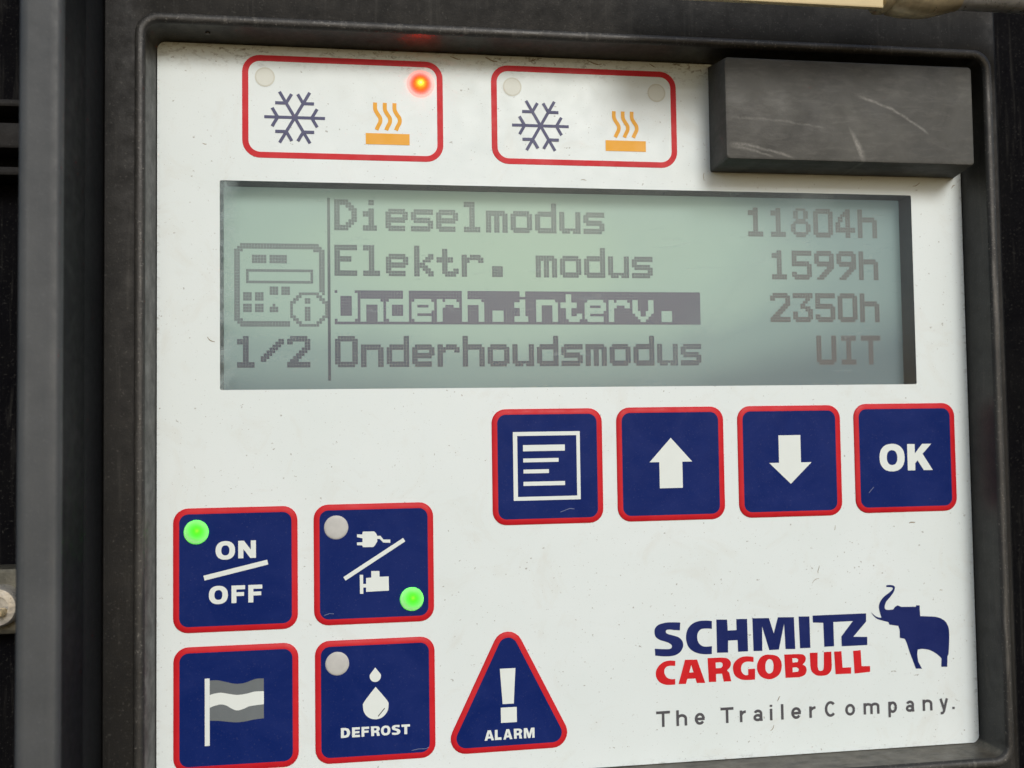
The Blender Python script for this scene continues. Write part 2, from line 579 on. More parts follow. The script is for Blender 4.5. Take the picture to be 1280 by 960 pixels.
def dot_mat(name, top, bot):
    m, nt, b = mat(name)
    g = N(nt)
    v = g.obj((1000, 1000, 1000))
    x, y, z = g.sep(v)
    t = g.math('DIVIDE', g.math('SUBTRACT', 40 + 62.3, y), 26.0, clamp=True)
    t = g.math('ADD', t, g.math('MULTIPLY', g.math('SUBTRACT', g.noise(v, 0.12, 3), 0.5), 0.5), clamp=True)
    c = g.mix(t, top, bot)
    g.link(c, b.inputs['Base Color'])
    b.inputs['Roughness'].default_value = 0.5
    g.link(c, b.inputs['Emission Color'])
    b.inputs['Emission Strength'].default_value = 0.42
    return m


M['dot'] = dot_mat('lcd_dots_grey', (0.088, 0.122, 0.115), (0.024, 0.034, 0.058))
M['dot_brown'] = dot_mat('lcd_dots_brownish', (0.078, 0.094, 0.092), (0.054, 0.056, 0.062))
M['dot_faint'] = dot_mat('lcd_dots_faint', (0.100, 0.132, 0.128), (0.070, 0.092, 0.105))
M['dot_bar'] = dot_mat('lcd_highlight_bar', (0.052, 0.058, 0.088), (0.052, 0.058, 0.088))


def film_mat():
    """clear display window: fresnel gloss over a see-through film carrying dust, wipe marks and a painted reflection"""
    m, nt, b = mat('display_window_film')
    g = N(nt)
    out = nt.nodes['Material Output']
    tp = g.n('ShaderNodeBsdfTransparent')
    gl = g.n('ShaderNodeBsdfGlossy')
    gl.inputs['Roughness'].default_value = 0.07
    fr = g.n('ShaderNodeFresnel')
    fr.inputs[0].default_value = 1.33
    df = g.n('ShaderNodeBsdfDiffuse')
    df.inputs[0].default_value = (0.42, 0.52, 0.52, 1)
    m1 = g.n('ShaderNodeMixShader')
    g.link(fr.outputs[0], m1.inputs[0]); g.link(tp.outputs[0], m1.inputs[1]); g.link(gl.outputs[0], m1.inputs[2])
    v = g.obj((1000, 1000, 1000))
    x, y, z = g.sep(v)
    haze = g.math('MULTIPLY', g.ramp(g.noise(v, 0.05, 6, 0.65, 1.2), [(0.35, 0.0), (0.75, 1.0)]), 0.035)
    spk = g.math('MULTIPLY', g.ramp(g.noise(v, 2.4, 2, 0.6), [(0.68, 0.0), (0.76, 1.0)]), 0.22)
    wipe = g.noise(g.obj((90, 420, 1000)), 1.0, 5, 0.7, 2.0)
    wipe = g.math('MULTIPLY', g.ramp(wipe, [(0.60, 0.0), (0.72, 1.0)]), 0.20)
    # milky patch along the left edge
    pl = g.math('MULTIPLY', g.math('SUBTRACT', -61.5, x), 0.3, clamp=True)
    pl = g.math('MULTIPLY', pl, g.math('MULTIPLY', g.ramp(g.noise(v, 0.22, 5, 0.7, 0.6), [(0.35, 0.0), (0.65, 1.0)]), 0.6))
    # diagonal reflection band painted into the film right of centre
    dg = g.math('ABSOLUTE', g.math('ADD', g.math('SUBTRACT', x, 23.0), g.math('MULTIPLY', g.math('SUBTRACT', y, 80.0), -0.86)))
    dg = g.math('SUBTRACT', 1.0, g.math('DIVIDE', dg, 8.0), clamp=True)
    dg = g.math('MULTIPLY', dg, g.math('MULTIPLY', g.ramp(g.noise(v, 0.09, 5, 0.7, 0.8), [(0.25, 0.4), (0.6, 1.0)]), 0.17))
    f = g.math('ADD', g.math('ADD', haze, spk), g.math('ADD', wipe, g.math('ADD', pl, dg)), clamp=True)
    m2 = g.n('ShaderNodeMixShader')
    g.link(f, m2.inputs[0]); g.link(m1.outputs[0], m2.inputs[1]); g.link(df.outputs[0], m2.inputs[2])
    g.link(m2.outputs[0], out.inputs[0])
    return m


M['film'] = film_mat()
M['lcd_wall'] = plastic('display_recess_wall', (0.070, 0.080, 0.105), (0.095, 0.105, 0.13), 0.55, 0.2)
lcd = Bag().box(LC[0] - 4, LC[1] - 4, -LD - 1.6, LC[2] + 4, LC[3] + 4, -LD).make('lcd_screen', M['lcd'], panel)
Bag().add(*loft([rrect(*LC, 0.25, -0.02, 2), rrect(*LC, 0.25, -LD + 0.02, 2)])).make('lcd_bezel', M['lcd_wall'], panel)
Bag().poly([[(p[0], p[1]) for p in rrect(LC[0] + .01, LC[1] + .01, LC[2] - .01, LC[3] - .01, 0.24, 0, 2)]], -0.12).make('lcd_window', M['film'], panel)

G = {
 'D': "#####... ######.. ##..###. ##...### ##....## ##....## ##....## ##...### ##..###. ######.. #####...",
 'O': ".######. ######## ##....## ##....## ##....## ##....## ##....## ##....## ##....## ######## .######.",
 'E': "######## ######## ##...... ##...... ######.. ######.. ##...... ##...... ##...... ######## ########",
 'U': "##....## ##....## ##....## ##....## ##....## ##....## ##....## ##....## ##....## ######## .######.",
 'I': ".######. .######. ...##... ...##... ...##... ...##... ...##... ...##... ...##... .######. .######.",
 'T': "######## ######## ...##... ...##... ...##... ...##... ...##... ...##... ...##... ...##... ...##...",
 'i': "...##... ...##... ........ ...##... .####... .####... ...##... ...##... ...##... .#####.. .#####..",
 'l': ".####... .####... ...##... ...##... ...##... ...##... ...##... ...##... ...##... .######. .######.",
 'e': "........ ........ ........ .######. ######## ##....## ######## #######. ##...... #######. .######.",
 's': "........ ........ ........ .####### ######## ##...... #######. .####### ......## ######## #######.",
 'm': "........ ........ ........ #######. ######## ##.##.## ##.##.## ##.##.## ##.##.## ##.##.## ##.##.##",
 'n': "........ ........ ........ #######. ######## ##....## ##....## ##....## ##....## ##....## ##....##",
 'o': "........ ........ ........ .######. ######## ##....## ##....## ##....## ##....## ######## .######.",
 'd': "......## ......## ......## .####### ######## ##....## ##....## ##....## ##....## ######## .#######",
 'u': "........ ........ ........ ##....## ##....## ##....## ##....## ##....## ##....## ######## .###.###",
 'k': ".##..... .##..... .##..... .##...## .##..### .##.###. .####... .#####.. .##.###. .##..### .##...##",
 't': "........ ..##.... ..##.... ..##.... ######.. ######.. ..##.... ..##.... ..##..## ..###### ...####.",
 'r': "........ ........ ........ ##.####. ######## ###...## ##...... ##...... ##...... ##...... ##......",
 'h': "##...... ##...... ##...... #######. ######## ##....## ##....## ##....## ##....## ##....## ##....##",
 'v': "........ ........ ........ ##....## ##....## ##....## ##....## ###..### .##..##. ..####.. ...##...",
 '.': "........ ........ ........ ........ ........ ........ ........ ..####.. ..####.. ..####.. ..####..",
 '1': "...##... .####... .####... ...##... ...##... ...##... ...##... ...##... ...##... .######. .######.",
 '2': ".######. ######## ##....## ......## .....### ....###. ...###.. ..###... .###.... ######## ########",
 '3': "######## ######## .....##. ....##.. ...##... ...####. .....### ##....## ##....## ######## .######.",
 '5': "######## ######## ##...... ##...... #######. ######## ......## ......## ##....## ######## .######.",
 '0': ".######. ######## ##....## ##....## ##....## ##....## ##....## ##....## ##....## ######## .######.",
 '8': "..####.. .##..##. .##..##. .##..##. ..####.. .######. ##....## ##....## ##....## .######. ..####..",
 '9': ".######. ######## ##....## ##....## ######## .####### .....### ....###. ...###.. ..###... .###....",
 '4': "....##.. ...###.. ..####.. .##.##.. .##.##.. ##..##.. ##..##.. ######## ######## ....##.. ....##..",
 '/': "........ ......## .....### ....###. ...###.. ..###... .###.... ###..... ##...... ........ ........",
 ' ': " ".join(["........"] * 11),
}
DU, DV = 0.5025, 0.508
ROW0 = 40.25


def dots(cells, u0, v0, h, gap=0.035):
    """one square per driven LCD dot"""
    bag = Bag()
    for (c, r) in sorted(cells):
        a = (u0 + c * DU + gap * .5) * K; b = (v0 - (r + 1) * DV + gap * .5) * K
        a2 = (u0 + (c + 1) * DU - gap * .5) * K; b2 = (v0 - r * DV - gap * .5) * K
        bag.add([(a, b, h), (a2, b, h), (a2, b2, h), (a, b2, h)], [(0, 1, 2, 3)])
    return bag


def text_cells(s, col0=0, row0=0):
    out = set()
    for i, ch in enumerate(s):
        for r, line in enumerate(G[ch].split()):
            for c, x in enumerate(line):
                if x == '#':
                    out.add((col0 + i * 9 + c, row0 + r))
    return out


HD = -LD + 0.03
for i, (s, sr) in enumerate((("Dieselmodus", "11804h"), ("Elektr. modus", "1599h"), ("Onderh.interv.", "2350h"), ("Onderhoudsmodus", "UIT"))):
    v0 = ROW0 - i * 16 * DV
    cells = text_cells(s)
    if i == 2:
        cells = {(c, r) for c in range(134) for r in range(12)} - cells
    dots(cells, -6.45, v0, HD, 0.02 if i == 2 else 0.035).make('display_text', M['dot_bar' if i == 2 else 'dot'], lcd)
    dots(text_cells(sr), 96.75 - (9 * len(sr) - 1) * DU, v0, HD).make('display_text', M['dot_brown'], lcd)
dots(text_cells("1/2"), -23.75, ROW0 - 48 * DV - 0.0, HD).make('display_text', M['dot'], lcd)
dots({(0, r) for r in range(64)}, -7.65, ROW0 + 0.2, HD, 0.0).make('divider_line', M['dot'], lcd)
ic = set()


def rect(c0, r0, c1, r1):
    for c in range(c0, c1 + 1):
        for r in range(r0, r1 + 1):
            ic.add((c, r))


rect(2, 0, 28, 1); rect(1, 1, 2, 2); rect(28, 1, 29, 2); rect(0, 2, 1, 26); rect(29, 2, 30, 17); rect(1, 26, 2, 27); rect(2, 27, 18, 28); rect(27, 1, 29, 2)
rect(6, 4, 10, 6); rect(12, 4, 17, 6)
for c in range(4, 27):
    ic.add((c, 9)); ic.add((c, 13))
rect(4, 9, 4, 13); rect(26, 9, 26, 13)
for (c, r) in ((12, 15), (16, 15), (3, 17), (7, 17), (3, 21), (7, 21)):
    rect(c, r, c + 2, r + 2)
rect(12, 22, 14, 23); rect(13, 21, 13, 21)
for c in range(18, 32):
    for r in range(16, 30):
        d = math.hypot(c - 25, r - 22.5)
        if d < 6.9:
            ic.discard((c, r))
for a in range(0, 360, 3):
    ic.add((round(25 + 5.9 * math.cos(math.radians(a))), round(22.5 + 5.7 * math.sin(math.radians(a)))))
rect(24, 19, 25, 20); rect(24, 22, 25, 26)
dots(ic, -23.7, 32.2, HD).make('display_icon', M['dot_faint'], lcd)

# ---- heavy letters for the keys (unit box)
def c3(l):
    return [(a, b, 1) for a, b in l]


SH = {
'S': [(55.72,-37.03,1),(54.35,-36.92),(53.02,-36.92),(51.68,-37.22),(50.95,-37.82),(50.79,-38.54),(50.98,-39.37),(51.63,-39.94),(52.57,-40.29),(53.51,-40.66),(54.03,-41.14),(53.91,-41.59),(53.39,-41.75),(52.35,-41.7),(50.8,-41.57,1),(50.85,-42.8,1),(52.32,-43.02),(53.65,-43.06),(54.79,-42.87),(55.66,-42.31),(56.16,-41.42),(56.08,-40.51),(55.43,-39.75),(54.39,-39.34),(53.35,-39.02),(52.94,-38.68),(53.08,-38.28),(53.75,-38.22),(54.51,-38.35),(55.61,-38.45,1)],
'C': [(61.77,-37.02,1),(60.66,-36.88),(59.12,-36.94),(57.96,-37.4),(57.18,-38.19),(56.82,-39.18),(56.79,-40.27),(57.11,-41.38),(57.86,-42.23),(58.99,-42.78),(60.33,-43.02),(61.63,-43.05,1),(61.67,-41.59,1),(60.74,-41.64),(59.98,-41.55),(59.32,-41.11),(58.95,-40.37),(58.91,-39.45),(59.18,-38.83),(59.66,-38.43),(60.24,-38.33),(61.01,-38.36),(61.74,-38.45,1)],
'H': [(62.63,-36.78,1),(64.71,-36.87,1),(64.8,-38.89,1),(66.5,-38.88,1),(66.49,-36.86,1),(68.59,-36.91,1),(68.64,-42.87,1),(66.7,-42.87,1),(66.65,-40.72,1),(64.81,-40.73,1),(64.76,-42.92,1),(62.64,-42.86,1)],
'M': [(69.71,-42.88,1),(71.42,-42.93,1),(71.48,-38.4,1),(72.78,-42.84,1),(74.66,-42.84,1),(75.81,-38.09,1),(75.98,-42.81,1),(77.89,-42.9,1),(77.77,-36.97,1),(74.62,-36.87,1),(73.74,-39.84,1),(72.85,-36.94,1),(69.63,-36.84,1)],
'I': [(78.7,-36.91,1),(80.84,-36.97,1),(80.88,-42.82,1),(78.84,-42.8,1)],
'TZ': [(81.48,-36.85,1),(92.21,-36.87,1),(92.16,-38.42,1),(89.49,-41.15,1),(92.31,-41.3,1),(92.27,-42.83,1),(87.14,-42.82,1),(87.09,-41,1),(89.5,-38.21,1),(85.57,-38.23,1),(85.6,-42.74,1),(83.64,-42.76,1),(83.57,-38.29,1),(81.5,-38.15,1)],
'c': [(54.62,-43.95,1),(53.63,-43.84),(52.49,-44.02),(51.53,-44.65),(50.94,-45.61),(50.96,-46.7),(51.56,-47.63),(52.59,-48.14),(53.54,-48.24),(54.52,-48.24,1),(54.55,-47.21,1),(53.75,-47.2),(53,-46.89),(52.54,-46.14),(52.55,-45.42),(52.94,-44.95),(53.61,-44.8),(54.6,-44.85,1)],
'a': [(56.48,-43.84,1),(58.77,-43.91,1),(60.25,-48.23,1),(58.64,-48.18,1),(58.41,-47.35,1),(56.84,-47.32,1),(56.54,-48.22,1),(55.15,-48.18,1)],
'a0': [(57.23,-46.2,1),(58.05,-46.19,1),(57.64,-44.82,1)],
'r': [(60.79,-43.74,1),(63.19,-43.76,1),(64.54,-43.96),(65.22,-44.68),(65.12,-45.5),(64.49,-46.17,1),(64.9,-46.59,1),(65.25,-48.2,1),(63.8,-48.18,1),(63.51,-46.7,1),(62.35,-46.73,1),(62.36,-48.15,1),(60.94,-48.12,1)],
'r0': [(62.31,-44.63,1),(63.17,-44.62,1),(63.59,-44.79),(63.64,-45.34),(63.25,-45.68,1),(62.34,-45.67,1)],
'g': [(69.68,-43.95,1),(68.61,-43.79),(67.45,-43.84),(66.47,-44.29),(65.77,-45.08),(65.65,-46.17),(66.01,-47.19),(66.96,-47.88),(68.12,-48.12),(69.87,-48.12,1),(69.92,-46.11,1),(68.56,-46.13,1),(68.57,-47.2,1),(67.95,-47.2),(67.38,-46.71),(67.2,-45.97),(67.41,-45.25),(68.01,-44.82),(68.78,-44.77),(69.66,-44.9,1)],
'o': [(72.71,-43.67),(74.27,-44.02),(75.03,-44.98),(75.1,-46.27),(74.57,-47.45),(73.38,-48.12),(72.21,-48.15),(71.05,-47.63),(70.39,-46.59),(70.37,-45.3),(70.94,-44.23),(71.73,-43.75)],
'o0': [(72.73,-44.5),(73.37,-44.9),(73.54,-45.83),(73.32,-46.83),(72.66,-47.16),(72.09,-46.77),(71.92,-45.84),(72.13,-44.93)],
'b': [(75.69,-43.81,1),(78.22,-43.84,1),(79.4,-43.99),(79.88,-44.57),(79.76,-45.3),(79.25,-45.83,1),(79.83,-46.23),(80.01,-46.98),(79.59,-47.79),(78.49,-48.14,1),(75.83,-48.12,1)],
'b0': [(77.25,-44.57,1),(78,-44.57,1),(78.42,-44.87),(78.27,-45.32,1),(77.29,-45.37,1)],
'b1': [(77.26,-46.29,1),(78.05,-46.27,1),(78.49,-46.63),(78.32,-47.08,1),(77.24,-47.16,1)],
'u': [(80.73,-43.74,1),(82.28,-43.76,1),(82.21,-46.26,1),(82.39,-47.01),(82.88,-47.18),(83.32,-46.96),(83.46,-46.14,1),(83.53,-43.73,1),(85.01,-43.7,1),(85.04,-46.21,1),(84.87,-47.23),(84.15,-47.93),(83.05,-48.1),(81.86,-47.91),(80.99,-47.12),(80.77,-46,1)],
'l': [(85.57,-43.73,1),(87.03,-43.74,1),(87.18,-46.79,1),(88.88,-46.81,1),(88.85,-47.99,1),(85.74,-47.96,1)],
'l2': [(89.38,-43.78,1),(90.89,-43.7,1),(91,-46.7,1),(92.71,-46.78,1),(92.68,-47.86,1),(89.55,-48.02,1)],
'eleph': [(96.47,-31.77,1),(97.24,-31.74),(98.01,-31.93),(98.2,-32.34),(97.9,-33.15),(97.06,-34.14),(96.37,-34.83),(96.06,-35.53),(96.04,-36.14),(96.54,-36.41),(97.76,-36.37,1),(98.1,-35.92),(98.66,-35.64,1),(99.43,-35.97,1),(102.42,-36.05,1),(102.43,-35.79,1),(103.14,-35.82,1),(103.21,-37.87,1),(105.04,-37.99),(106.82,-38.23),(108.14,-38.9),(108.82,-39.86),(109.08,-41),(109,-43.26),(108.81,-45.3,1),(108.57,-45.7,1),(108.46,-47.7,1),(107.21,-47.64,1),(107.33,-46.05,1),(106.79,-45.51),(105.92,-44.86),(104.82,-44.33),(103.49,-44.07),(102.49,-44.18,1),(102.35,-44.99,1),(102.52,-46.43,1),(103.25,-47.79,1),(101.99,-47.73,1),(101.42,-46.17),(100.81,-44.51),(100.31,-42.85),(99.9,-42.02,1),(98.91,-41.77,1),(98.91,-40.24,1),(98.65,-39.52,1),(96.83,-39.19,1),(96.69,-38.72,1),(95.38,-38.35),(94.4,-38.01),(93.65,-37.36),(93.17,-36.63,1),(94.09,-37.48),(95.06,-37.83),(95.29,-37.74,1),(95.09,-37.12),(94.89,-36.3),(94.87,-35.48),(95.28,-34.58),(96.07,-33.79),(96.97,-33.22),(97.7,-32.63),(97.63,-32.22),(96.46,-32.11,1)],
'plug': [(-1.79,-18.68,1),(0.14,-18.69,1),(0.48,-19.02,1),(0.68,-19.49,1),(1.24,-19.5,1),(1.79,-20.17,1),(2.96,-20.21,1),(2.96,-20.77,1),(1.71,-20.68,1),(1.16,-20.06,1),(0.68,-20,1),(0.68,-20.49,1),(0.26,-21.14,1),(-0.02,-21.43,1),(-1.81,-21.38,1),(-1.95,-21.07,1),(-2.84,-21,1),(-2.84,-20.54,1),(-1.87,-20.52,1),(-1.87,-19.85,1),(-2.83,-19.61,1),(-2.83,-19.13,1),(-1.93,-19.16,1)],
'motor': [(-2.4,-26.19,1),(-1.81,-26.21,1),(-1.82,-27.8,1),(-1.31,-27.82,1),(-1.3,-26.78,1),(-0.41,-26.75,1),(-0.4,-25.6,1),(1.01,-25.65,1),(1.04,-26.66,1),(2.63,-26.65,1),(2.65,-29.12,1),(-1.32,-29.2,1),(-1.31,-28.44,1),(-1.8,-28.42,1),(-1.8,-29.52,1),(-2.38,-29.5,1)],
}



def norm(loops):
    xs = [p[0] for p in loops[0]]; ys = [p[1] for p in loops[0]]
    x0, x1, y0, y1 = min(xs), max(xs), min(ys), max(ys)
    return [[((p[0] - x0) / (x1 - x0), (p[1] - y0) / (y1 - y0)) + tuple(p[2:]) for p in lp] for lp in loops]


def ell(cx, cy, rx, ry, n=10, pw=2.3):
    out = []
    for i in range(n * 2):
        a = 2 * PI * i / (n * 2)
        ca, sa = math.cos(a), math.sin(a)
        out.append((cx + rx * math.copysign(abs(ca) ** (2 / pw), ca), cy + ry * math.copysign(abs(sa) ** (2 / pw), sa)))
    return out


LET = {
 'O': [ell(.5, .5, .5, .5), ell(.5, .5, .21, .27)],
 'N': [c3([(0, 0), (.29, 0), (.29, .52), (.68, 0), (1, 0), (1, 1), (.71, 1), (.71, .48), (.32, 1), (0, 1)])],
 'F': [c3([(0, 0), (.36, 0), (.36, .39), (.92, .39), (.92, .61), (.36, .61), (.36, .77), (1, .77), (1, 1), (0, 1)])],
 'K': [c3([(0, 0), (.30, 0), (.30, .26), (.40, .38), (.64, 0), (1, 0), (.61, .62), (.97, 1), (.60, 1), (.30, .64), (.30, 1), (0, 1)])],
 'A': [c3([(0, 0), (.28, 0), (.34, .19), (.66, .19), (.72, 0), (1, 0), (.66, 1), (.34, 1)]), c3([(.41, .39), (.59, .39), (.5, .74)])],
 'L': [c3([(0, 0), (1, 0), (1, .25), (.42, .25), (.42, 1), (0, 1)])],
 'M': [c3([(0, 0), (.22, 0), (.22, .62), (.40, 0), (.60, 0), (.78, .62), (.78, 0), (1, 0), (1, 1), (.68, 1), (.5, .42), (.32, 1), (0, 1)])],
 'D': [[(0, 0, 1), (.48, 0, 1), (.84, .12), (1, .5), (.84, .88), (.48, 1, 1), (0, 1, 1)], [(.32, .24, 1), (.45, .24, 1), (.62, .33), (.66, .5), (.62, .67), (.45, .76, 1), (.32, .76, 1)]],
 'E': [c3([(0, 0), (1, 0), (1, .23), (.37, .23), (.37, .39), (.93, .39), (.93, .61), (.37, .61), (.37, .77), (1, .77), (1, 1), (0, 1)])],
 'T': [c3([(.33, 0), (.67, 0), (.67, .76), (1, .76), (1, 1), (0, 1), (0, .76), (.33, .76)])],
 'S': norm([SH['S']]),
 'R': norm([SH['r'], SH['r0']]),
}


def put_letter(bag, ch, u0, v0, u1, v1, h):
    loops = [[(u0 + p[0] * (u1 - u0), v0 + p[1] * (v1 - v0)) for p in smooth_loop(lp, 4)] for lp in LET[ch]]
    bag.poly(loops, h)


# ---- push buttons
HK, HS = 0.16, 0.20          # key face and symbol heights
LH = 0.24


def disc(cu, cv, r, h, n=28):
    return [(cu + r * math.cos(2 * PI * i / n), cv + r * math.sin(2 * PI * i / n), h) for i in range(n)]


def button(outer_loops, inner, label):
    """outer_loops: lofted border ring from the foil up; inner: loop of the blue face"""
    key = mesh_obj('push_button', *loft([inner(0.02), inner(HK)], True), M['blue'], panel, label=label, smooth=30)
    Bag().add(*loft(outer_loops)).make('button_border', M['red'], key, smooth=50)
    return key


def square_button(u0, v0, u1, v1, label):
    bw = 1.02
    f = lambda d, h, r: rrect(u0 + d, v0 + d, u1 - d, v1 - d, r, h, 7)
    return button([f(0, -0.02, 2.5), f(0.0, 0.10, 2.5), f(0.07, 0.17, 2.43), f(bw - 0.02, 0.17, 1.55), f(bw, 0.12, 1.5)],
                  lambda h: f(bw - 0.01, h, 1.5), label)


def lens(key, cu, cv, r, m, h=HK, dome=0.22, name='indicator_lens', label=None):
    L = [disc(cu, cv, r, h + 0.005), disc(cu, cv, r * .97, h + dome * .45), disc(cu, cv, r * .85, h + dome * .75), disc(cu, cv, r * .55, h + dome * .95), disc(cu, cv, r * .2, h + dome)]
    return mesh_obj(name, *loft(L, True), m, key, smooth=60, label=label)


def glow(name, u, v, h, col, e, parent, rad=0.15):
    d = bpy.data.lights.new(name, 'POINT')
    d.energy = e
    d.color = col
    d.shadow_soft_size = rad * MM
    o = bpy.data.objects.new(name, d)
    C.objects.link(o)
    o.parent = parent
    off = ORG[parent.name]
    o.location = ((u - off[0]) * MM, (v - off[1]) * MM, (h - off[2]) * MM)
    return o


GREEN_E = 0.0003
rowT, rowB = 2.55, -18.25
k = square_button(21.25, -18.3, 41.6, 2.55, 'blue menu button with a page of text lines')
b = Bag()
b.add(*loft([rrect(25.08, -13.98, 37.4, -1.6, .02, HS, 1), rrect(25.86, -13.3, 36.76, -2.32, .02, HS, 1)]))
for (a0, b0, a1, b1) in ((26.9, -5.1, 34.6, -3.98), (26.9, -7.1, 33.4, -6.4), (26.93, -9.1, 31.6, -8.4), (26.9, -11.34, 34.53, -10.6)):
    b.add([(a0, b0, HS), (a1, b0, HS), (a1, b1, HS), (a0, b1, HS)], [(0, 1, 2, 3)])
b.make('page_symbol', M['white_ink'], k)
k = square_button(44.3, -18.3, 64.8, 2.6, 'blue button with a white arrow pointing up')
Bag().poly([[(54.57, -3.1), (50.44, -7.54), (52.3, -7.54), (52.3, -12.35), (56.7, -12.35), (56.7, -7.54), (58.6, -7.54)]], HS).make('arrow_symbol', M['white_ink'], k)
k = square_button(67.55, -18.25, 88.0, 2.6, 'blue button with a white arrow pointing down')
Bag().poly([[(75.55, -2.98), (75.55, -8.12), (73.6, -8.12), (77.78, -12.1), (82.0, -8.12), (79.9, -8.12), (79.9, -2.98)]], HS).make('arrow_symbol', M['white_ink'], k)
k = square_button(90.75, -18.0, 111.55, 2.75, 'blue button lettered OK')
b = Bag()
put_letter(b, 'O', 95.77, -10.2, 100.9, -4.95, HS)
put_letter(b, 'K', 101.5, -10.1, 106.65, -5.05, HS)
b.make('lettering', M['white_ink'], k)

k = square_button(-33.9, -35.05, -13.05, -13.85, 'blue ON/OFF button with its green light on')
b = Bag()
put_letter(b, 'O', -26.84, -22.78, -23.6, -19.6, HS); put_letter(b, 'N', -23.07, -22.62, -20.1, -19.62, HS)
put_letter(b, 'O', -27.97, -30.32, -24.81, -27.2, HS); put_letter(b, 'F', -24.21, -30.24, -21.94, -27.25, HS); put_letter(b, 'F', -21.4, -30.24, -19.05, -27.25, HS)
b.make('lettering', M['white_ink'], k)
Bag().stroke((-28.78, -25.8), (-18.12, -23.43), 0.85, HS).make('slash_symbol', M['white_ink'], k)
ln = lens(k, -30.06, -17.93, 2.1, M['lens_green'], label='lit green indicator lens', dome=0.6)
glow('green_light', -29.85, -17.65, HK + 0.3, (0.04, 1.0, 0.01), GREEN_E, k)

k = square_button(-10.3, -34.75, 10.57, -13.8, 'blue power source button with a plug and a motor, lower green light on')
b = Bag()
b.poly([[(p[0], p[1]) for p in SH['plug']]], HS)
b.make('plug_symbol', M['white_ink'], k)
Bag().poly([[(p[0], p[1]) for p in SH['motor']]], HS).make('motor_symbol', M['white_ink'], k)
Bag().stroke((-5.05, -26.8), (5.4, -20.3), 0.72, HS).make('slash_symbol', M['white_ink'], k)
lens(k, -6.42, -17.81, 2.1, M['lens'])
lens(k, 6.65, -30.77, 2.1, M['lens_green'], label='lit green indicator lens', dome=0.6)
glow('green_light', 6.85, -30.5, HK + 0.3, (0.04, 1.0, 0.01), GREEN_E, k)

k = square_button(-10.2, -58.55, 10.57, -37.45, 'blue DEFROST button with two white drops')
b = Bag()
for ch, x0, x1 in (('D', -5.83, -4.26), ('E', -3.92, -2.57), ('F', -2.28, -0.98), ('R', -0.67, 0.86), ('O', 1.07, 2.69), ('S', 2.96, 4.43), ('T', 4.63, 6.11)):
    put_letter(b, ch, x0, -54.22, x1, -52.53, HS)
b.make('lettering', M['white_ink'], k)


def drop(b, cu, top, bot, r, h):
    cy = bot + r
    pts = [(cu, top, 1)]
    for a in range(25, -206, -23):
        pts.append((cu + r * math.cos(math.radians(a)), cy + r * math.sin(math.radians(a))))
    b.poly([smooth_loop(list(reversed(pts)), 4)], h)


b = Bag()
drop(b, 0.16, -42.4, -44.9, 0.97, HS); drop(b, 0.2, -45.75, -51.35, 2.2, HS)
b.make('drop_symbol', M['white_ink'], k)
Bag().stroke((1.75, -49.5), (0.6, -50.85), 0.16, HS + 0.02).make('drop_glint', M['text_ink'], k)
lens(k, -6.38, -41.42, 2.05, M['lens'])

k = square_button(-33.85, -58.6, -13.0, -37.45, 'blue button with a white and grey flag')
Bag().add([(-28.66, -54.2, HS), (-27.85, -54.2, HS), (-27.85, -42.85, HS), (-28.66, -42.85, HS)], [(0, 1, 2, 3)]).make('flag_pole_symbol', M['white_ink'], k)
f0 = [(-27.84, -43.2), (-26.53, -43.24), (-25.09, -43.6), (-23.65, -43.97), (-22.2, -43.93), (-20.75, -43.48), (-20.02, -43.3), (-18.85, -43.3)]
f1 = [(-27.84, -45.65), (-27.07, -45.45), (-25.99, -45.36), (-24.73, -45.61), (-23.29, -45.87), (-21.84, -45.76), (-20.39, -45.47), (-18.85, -45.48)]
f2 = [(-27.84, -47.79), (-26.89, -47.47), (-25.99, -47.34), (-25.1, -47.57), (-24.2, -48.15), (-23.3, -48.5), (-22.21, -48.28), (-21.13, -47.88), (-18.85, -47.69)]
f3 = [(-27.84, -49.98), (-26.18, -50.11), (-24.74, -50.34), (-23.3, -50.51), (-21.86, -50.41), (-20.41, -50.18), (-18.85, -50.09)]


def crv(l):
    l = [(*l[0], 1)] + list(l[1:-1]) + [(*l[-1], 1)]
    o = smooth_loop(l, 4)
    i = max(range(len(o)), key=lambda j: o[j][0])
    return o[:i + 1]


a0, a1, a2, a3 = map(crv, (f0, f1, f2, f3))
b = Bag(); b.poly([a0 + a1[::-1]], HS); b.poly([a2 + a3[::-1]], HS)
b.make('flag_stripes_symbol', M['grey_ink'], k)
Bag().poly([a1 + a2[::-1]], HS).make('flag_white_symbol', M['white_ink'], k)

# alarm triangle
TR = [(11.6, -58.35), (35.9, -58.2), (23.65, -33.9)]
tri = lambda d, h, r: rpoly([(TR[0][0] + d * 1.62, TR[0][1] + d), (TR[1][0] - d * 1.62, TR[1][1] + d), (TR[2][0], TR[2][1] - d * 2.25)], r, h, 8)
k = button([tri(0, -0.02, 2.7), tri(0, .1, 2.7), tri(.07, .17, 2.63), tri(.98, .17, 1.75), tri(1.0, .12, 1.7)], lambda h: tri(0.99, h, 1.7), 'blue triangular ALARM button with an exclamation mark')
b = Bag()
b.poly([[(22.15, -43.72), (22.57, -49.97), (24.57, -49.97), (24.95, -43.72)]], HS)
b.poly([[(22.23, -50.58), (22.23, -53.25), (25.09, -53.25), (25.09, -50.58)]], HS)
b.make('exclamation_symbol', M['white_ink'], k)
b = Bag()
for ch, x0, x1 in (('A', 19.25, 20.95), ('L', 21.1, 22.28), ('A', 22.6, 24.25), ('R', 24.5, 26.0), ('M', 26.31, 28.25)):
    put_letter(b, ch, x0, -56.2, x1, -54.42, HS)
b.make('lettering', M['white_ink'], k)


